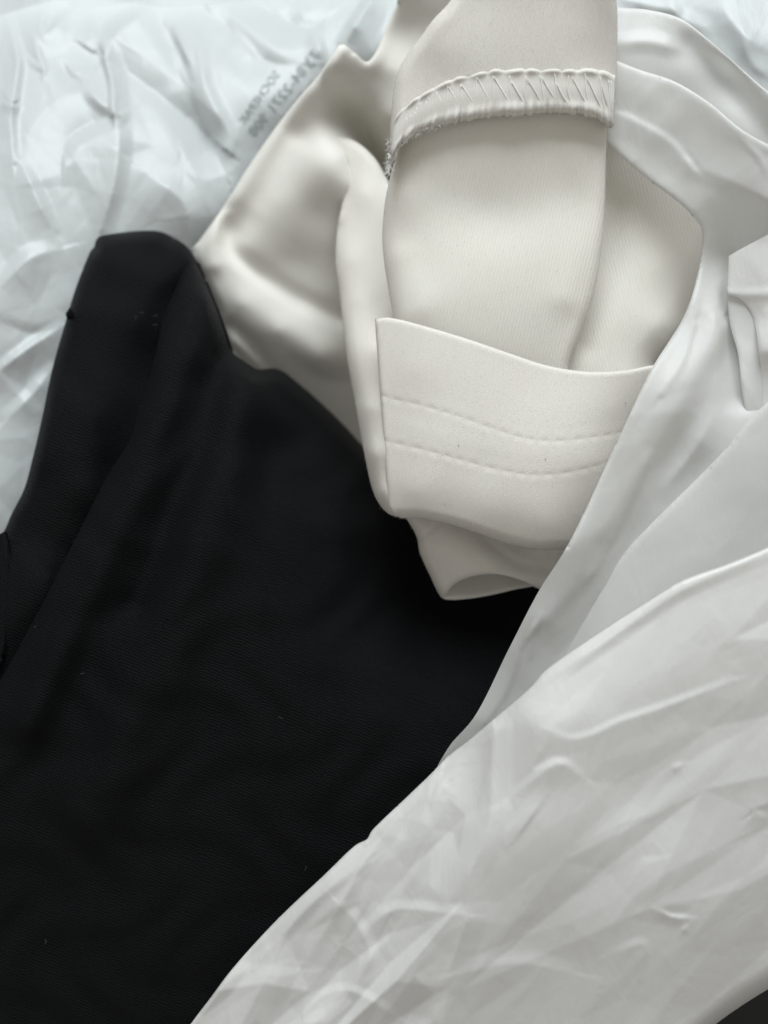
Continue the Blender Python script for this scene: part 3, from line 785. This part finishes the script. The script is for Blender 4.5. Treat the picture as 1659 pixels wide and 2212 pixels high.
# zigzag threads, one object each
def zt_at(px):
    return np.interp(px, [850, 876, 955, 1125, 1290, 1329], [9.3, 12.3, 15.7, 18.9, 18.3, 14.6])
zz = [((440, 260), (545, 430)), ((528, 250), (546, 425)), ((532, 250), (646, 422)), ((640, 195), (650, 415)), ((642, 200), (765, 404)), ((752, 192), (772, 404)),
      ((758, 195), (884, 402)), ((868, 190), (890, 402)), ((878, 225), (972, 392)), ((984, 190), (968, 300), (986, 392)), ((986, 208), (1090, 388)), ((1078, 186), (1104, 388)),
      ((1090, 198), (1198, 374)), ((1180, 178), (1208, 370)), ((1192, 240), (1280, 402)), ((1276, 188), (1268, 280), (1294, 400)), ((1300, 198), (1412, 410)), ((1390, 172), (1418, 408)),
      ((1402, 200), (1506, 430)), ((1494, 196), (1520, 430)), ((1502, 250), (1556, 430)), ((1552, 220), (1566, 440)), ((1570, 225), (1580, 450)),
      ((362, 300), (430, 442)), ((438, 262), (434, 440)), ((300, 340), (364, 492)), ((362, 310), (376, 480)), ((250, 378), (302, 492)), ((294, 366), (310, 490)),
      ((222, 408), (252, 512)), ((240, 380), (238, 508)), ((180, 462), (196, 545)), ((212, 440), (232, 530)), ((150, 482), (170, 560)), ((120, 500), (146, 592)), ((100, 530), (118, 620)),
      ((92, 560), (104, 640))]
for pts in zz:
    q = np.array([(829.5 + p[0] * 0.3125, 103.7 + p[1] * 0.3125) for p in pts])
    fine_ = smooth_open(q, 5)
    w = np.linspace(0, 1, len(fine_))
    bow = 2.2 * np.sin(w * math.pi)[:, None] * np.array([[1.0, 0.1]]) * random.uniform(-1, 1)
    fine_ = fine_ + bow
    h = zt_at(fine_[:, 0]) - 0.34 - 1.4 * w * w + 0.3 * np.sin(w * math.pi) + 0.6 * np.exp(-(w / 0.12) ** 2)
    x, y, z = W(fine_[:, 0], fine_[:, 1], h)
    tv, tf_ = tube(np.c_[x, y, z], 0.00020 + random.uniform(-3e-5, 4e-5))
    o = mesh_obj("seam_thread", tv, tf_, M_THREAD, seam_band)

# loose fibres along the ragged lower edge of the seam and its left end
fv, ff = [], []
def fibre(p, ang, ln, z0, r=0.000045):
    k = 5; pts = []; a = ang
    x, y = p
    for i in range(k):
        X, Y, Z = W(x, y, z0 + 0.4 * i * random.uniform(0.2, 1))
        pts.append((float(X), float(Y), float(Z)))
        a += random.uniform(-.5, .5); x += math.cos(a) * ln / k; y += math.sin(a) * ln / k
    v, f = tube(pts, r, 4)
    n0 = len(fv); fv.extend(v); ff.extend([tuple(i + n0 for i in q) for q in f])
for i in range(130):
    t = 0.3 * random.random() ** 1.8
    k = int(t * (NU - 1))
    p = BB[k] + np.array([random.uniform(-3, 3), random.uniform(-6, 4)])
    fibre(p, random.uniform(1.2, 3.4) if t < .3 else random.uniform(0.8, 2.4), random.uniform(8, 20) * (1.3 if t < .12 else .7), float(zt_at(p[0])) - random.uniform(0.5, 3))
for i in range(120):
    p = np.array([random.uniform(838, 848), random.uniform(300, 378)])
    fibre(p, random.uniform(2.2, 4.0), random.uniform(6, 16), random.uniform(3, 8))
fz = mesh_obj("frayed_fibres", fv, ff, M_THREAD, seam_band, False); fz['kind'] = 'stuff'

# waistband, turned up, with two rows of stitching
line1 = [(816, 852), (860, 865), (900, 873), (980, 896), (1060, 924), (1130, 946), (1200, 953), (1270, 946), (1350, 933), (1420, 915)]
line2 = [(820, 950), (860, 959), (900, 968), (980, 989), (1060, 1011), (1140, 1025), (1210, 1023), (1270, 1011), (1330, 993), (1400, 965)]
cuff, cuff_z = part(white, "waistband",
    [(810, 690, 1), (832, 686), (862, 690), (905, 701), (1000, 729), (1100, 763), (1180, 789), (1270, 803), (1350, 800), (1412, 789), (1450, 790, 1), (1400, 960), (1290, 1190, 1), (1225, 1186), (1190, 1188), (1160, 1187),
     (1115, 1179), (1080, 1169), (1000, 1141), (930, 1123), (895, 1118), (862, 1118), (842, 1100), (836, 1060), (832, 1000), (825, 900), (817, 790)],
    [(810, 690, 0), (905, 701, 7), (1000, 729, 9), (1100, 763, 9), (1200, 795, 9), (1270, 803, 9), (1350, 800, 7), (1412, 789, 3), (1450, 790, -2), (1400, 960, -8), (1290, 1190, -7), (1190, 1188, 6), (1080, 1169, 8), (930, 1123, 7), (862, 1118, 3), (836, 1060, 4),
     (825, 900, 3), (817, 790, 2), (900, 800, 9), (1050, 860, 12), (1200, 900, 13), (1320, 880, 8), (900, 950, 10), (1050, 1000, 14), (1200, 1040, 15), (1290, 1000, 9), (900, 1060, 10), (1050, 1100, 13), (1180, 1130, 13), (870, 1000, 8)],
    M_BRUSHED, step=4.5, knit_ang=0.25, thick=1.4,
    feats=[('p', line1, 0.21, 4.5, 33), ('p', line2, 0.21, 4.5, 33), ('g', [(820, 905), (1000, 955), (1200, 988), (1340, 965)], 0.35, 30)],
    dense=[line1, line2],
    rolls=[(0, 10, 8, 2.2), (12, 21, 22, 7), (21, 0, 8, 2.2)])

hem_u, _ = part(white, "hem_inside",
    [(955, 1250, 1), (950, 1282), (957, 1293), (970, 1296), (1010, 1294), (1060, 1286), (1112, 1274), (1175, 1260), (1220, 1230, 1), (1080, 1200, 1)],
    [(955, 1250, -30), (957, 1293, -23), (1010, 1294, -24), (1112, 1274, -24), (1220, 1230, -36), (1080, 1200, -38), (1040, 1262, -31)],
    M_SMOOTH, step=5, thick=1.0, rolls=[(1, 7, 10, 3)])
hem_o, _ = part(white, "hem_loop",
    [(850, 1085, 1), (872, 1112), (900, 1160), (906, 1192), (930, 1246), (946, 1280), (954, 1291), (963, 1293), (967, 1283), (976, 1268), (1000, 1252), (1040, 1242), (1080, 1242), (1122, 1253), (1172, 1276), (1240, 1300, 1), (1260, 1150, 1), (1150, 1100, 1)],
    [(850, 1085, -14), (900, 1160, -15), (930, 1246, -18), (958, 1292, -21), (1000, 1252, -13), (1040, 1242, -11), (1080, 1242, -11), (1122, 1253, -12), (1172, 1276, -14), (1240, 1300, -16), (1260, 1150, -20), (1150, 1100, -22),
     (950, 1180, -10), (1000, 1210, -9), (1060, 1215, -10), (1120, 1210, -16), (1180, 1240, -12), (1040, 1150, -13), (1130, 1170, -20)],
    M_BRUSHED, step=5, knit_ang=-0.3, thick=1.4,
    rolls=[(1, 7, 18, 7), (7, 15, 12, 2)],
    feats=[('p', [(880, 1190), (925, 1150), (950, 1130)], 0.4, 3.5, 24), ('g', [(1060, 1160), (1130, 1205), (1185, 1230)], -3, 18)])
hem_u['label'] = "shaded inside of the hem opening"

# ------------------------------------------------------------------ raised nap of the ivory knit, tiny real fibres
def nap(sheet, outline, zf, n, seed, ln=(0.45, 1.1)):
    r = np.random.default_rng(seed)
    B, _ = smooth_closed(outline, 6)
    lo_, hi_ = B.min(0), B.max(0)
    P = r.uniform(lo_, hi_, (n * 3, 2)); P = P[in_poly(P, B)][:n]
    E = B[r.integers(0, len(B), n // 3)] + r.normal(0, 1.0, (n // 3, 2))
    P = np.r_[P, E]
    P = P[(P[:, 0] > -60) & (P[:, 0] < 1720) & (P[:, 1] > -60) & (P[:, 1] < 2270)]
    m = len(P)
    a = r.uniform(0, 2 * math.pi, m); b = a + r.uniform(-1.2, 1.2, m)
    L = r.uniform(*ln, m) * r.uniform(0.5, 1, m)
    z = zf(P)
    p0 = np.stack(W(P[:, 0], P[:, 1], z - 0.05), 1)
    p1 = p0 + np.stack([np.cos(a) * L * .5, np.sin(a) * L * .5, 0.30 * L], 1) / 1000
    p2 = p1 + np.stack([np.cos(b) * L * .5, np.sin(b) * L * .5, 0.12 * L * r.uniform(-1, 1, m)], 1) / 1000
    V = []; F = []
    rad = 0.000028
    sd = np.stack([-np.sin(a), np.cos(a), np.zeros(m)], 1)
    for k, (p, rr) in enumerate(((p0, rad), (p1, rad), (p2, rad * 0.4))):
        V.append(np.stack([p + sd * rr, p - sd * rr * 0.5 + [0, 0, rr * .9], p - sd * rr * 0.5 - [0, 0, rr * .9]], 1))
    V = np.stack(V, 1).reshape(-1, 3)
    base_ = np.arange(m)[:, None] * 9
    for k in range(2):
        for q in range(3):
            F.append(base_ + np.array([k * 3 + q, k * 3 + (q + 1) % 3, (k + 1) * 3 + (q + 1) % 3, (k + 1) * 3 + q]))
    F = np.concatenate(F)
    o = mesh_obj("nap", V.tolist(), F.tolist(), M_THREAD, sheet, True)
    o['kind'] = 'stuff'
for sheet, ol, zf_, n_, sd_ in NAPS: nap(sheet, ol, zf_, n_, sd_)

# ------------------------------------------------------------------ lint
def lint(name, spots, zf, mat, label, ln, r):
    v_, f_ = [], []
    for (px, py) in spots:
        a = random.uniform(0, 6.28); k = 6; pts = []
        x, y = px, py
        z0 = float(zf(np.array([[px, py]]))[0])
        for i in range(k):
            X, Y, Z = W(x, y, z0 + 0.35 + 0.25 * math.sin(i * 1.3))
            pts.append((float(X), float(Y), float(Z)))
            a += random.uniform(-.9, .9); x += math.cos(a) * ln / k; y += math.sin(a) * ln / k
        tv, tf_ = tube(pts, r, 5)
        n0 = len(v_); v_.extend(tv); f_.extend([tuple(i + n0 for i in q) for q in tf_])
    o = mesh_obj(name, v_, f_, mat, None)
    o['label'] = label; o['kind'] = 'stuff'; o['category'] = 'lint'
    return o
lint("lint", [(292, 681), (330, 682), (300, 675), (340, 700), (73, 1357), (172, 1455), (600, 1550), (98, 2040), (660, 1870)],
     body_z, M_LINT_L, "pale lint fibres scattered over the black fabric", 15, 0.00006)
lint("lint", [(992, 962), (1178, 990), (1350, 870), (960, 1090)],
     cuff_z, M_LINT_D, "tiny dark lint specks on the white waistband", 4, 0.00012)
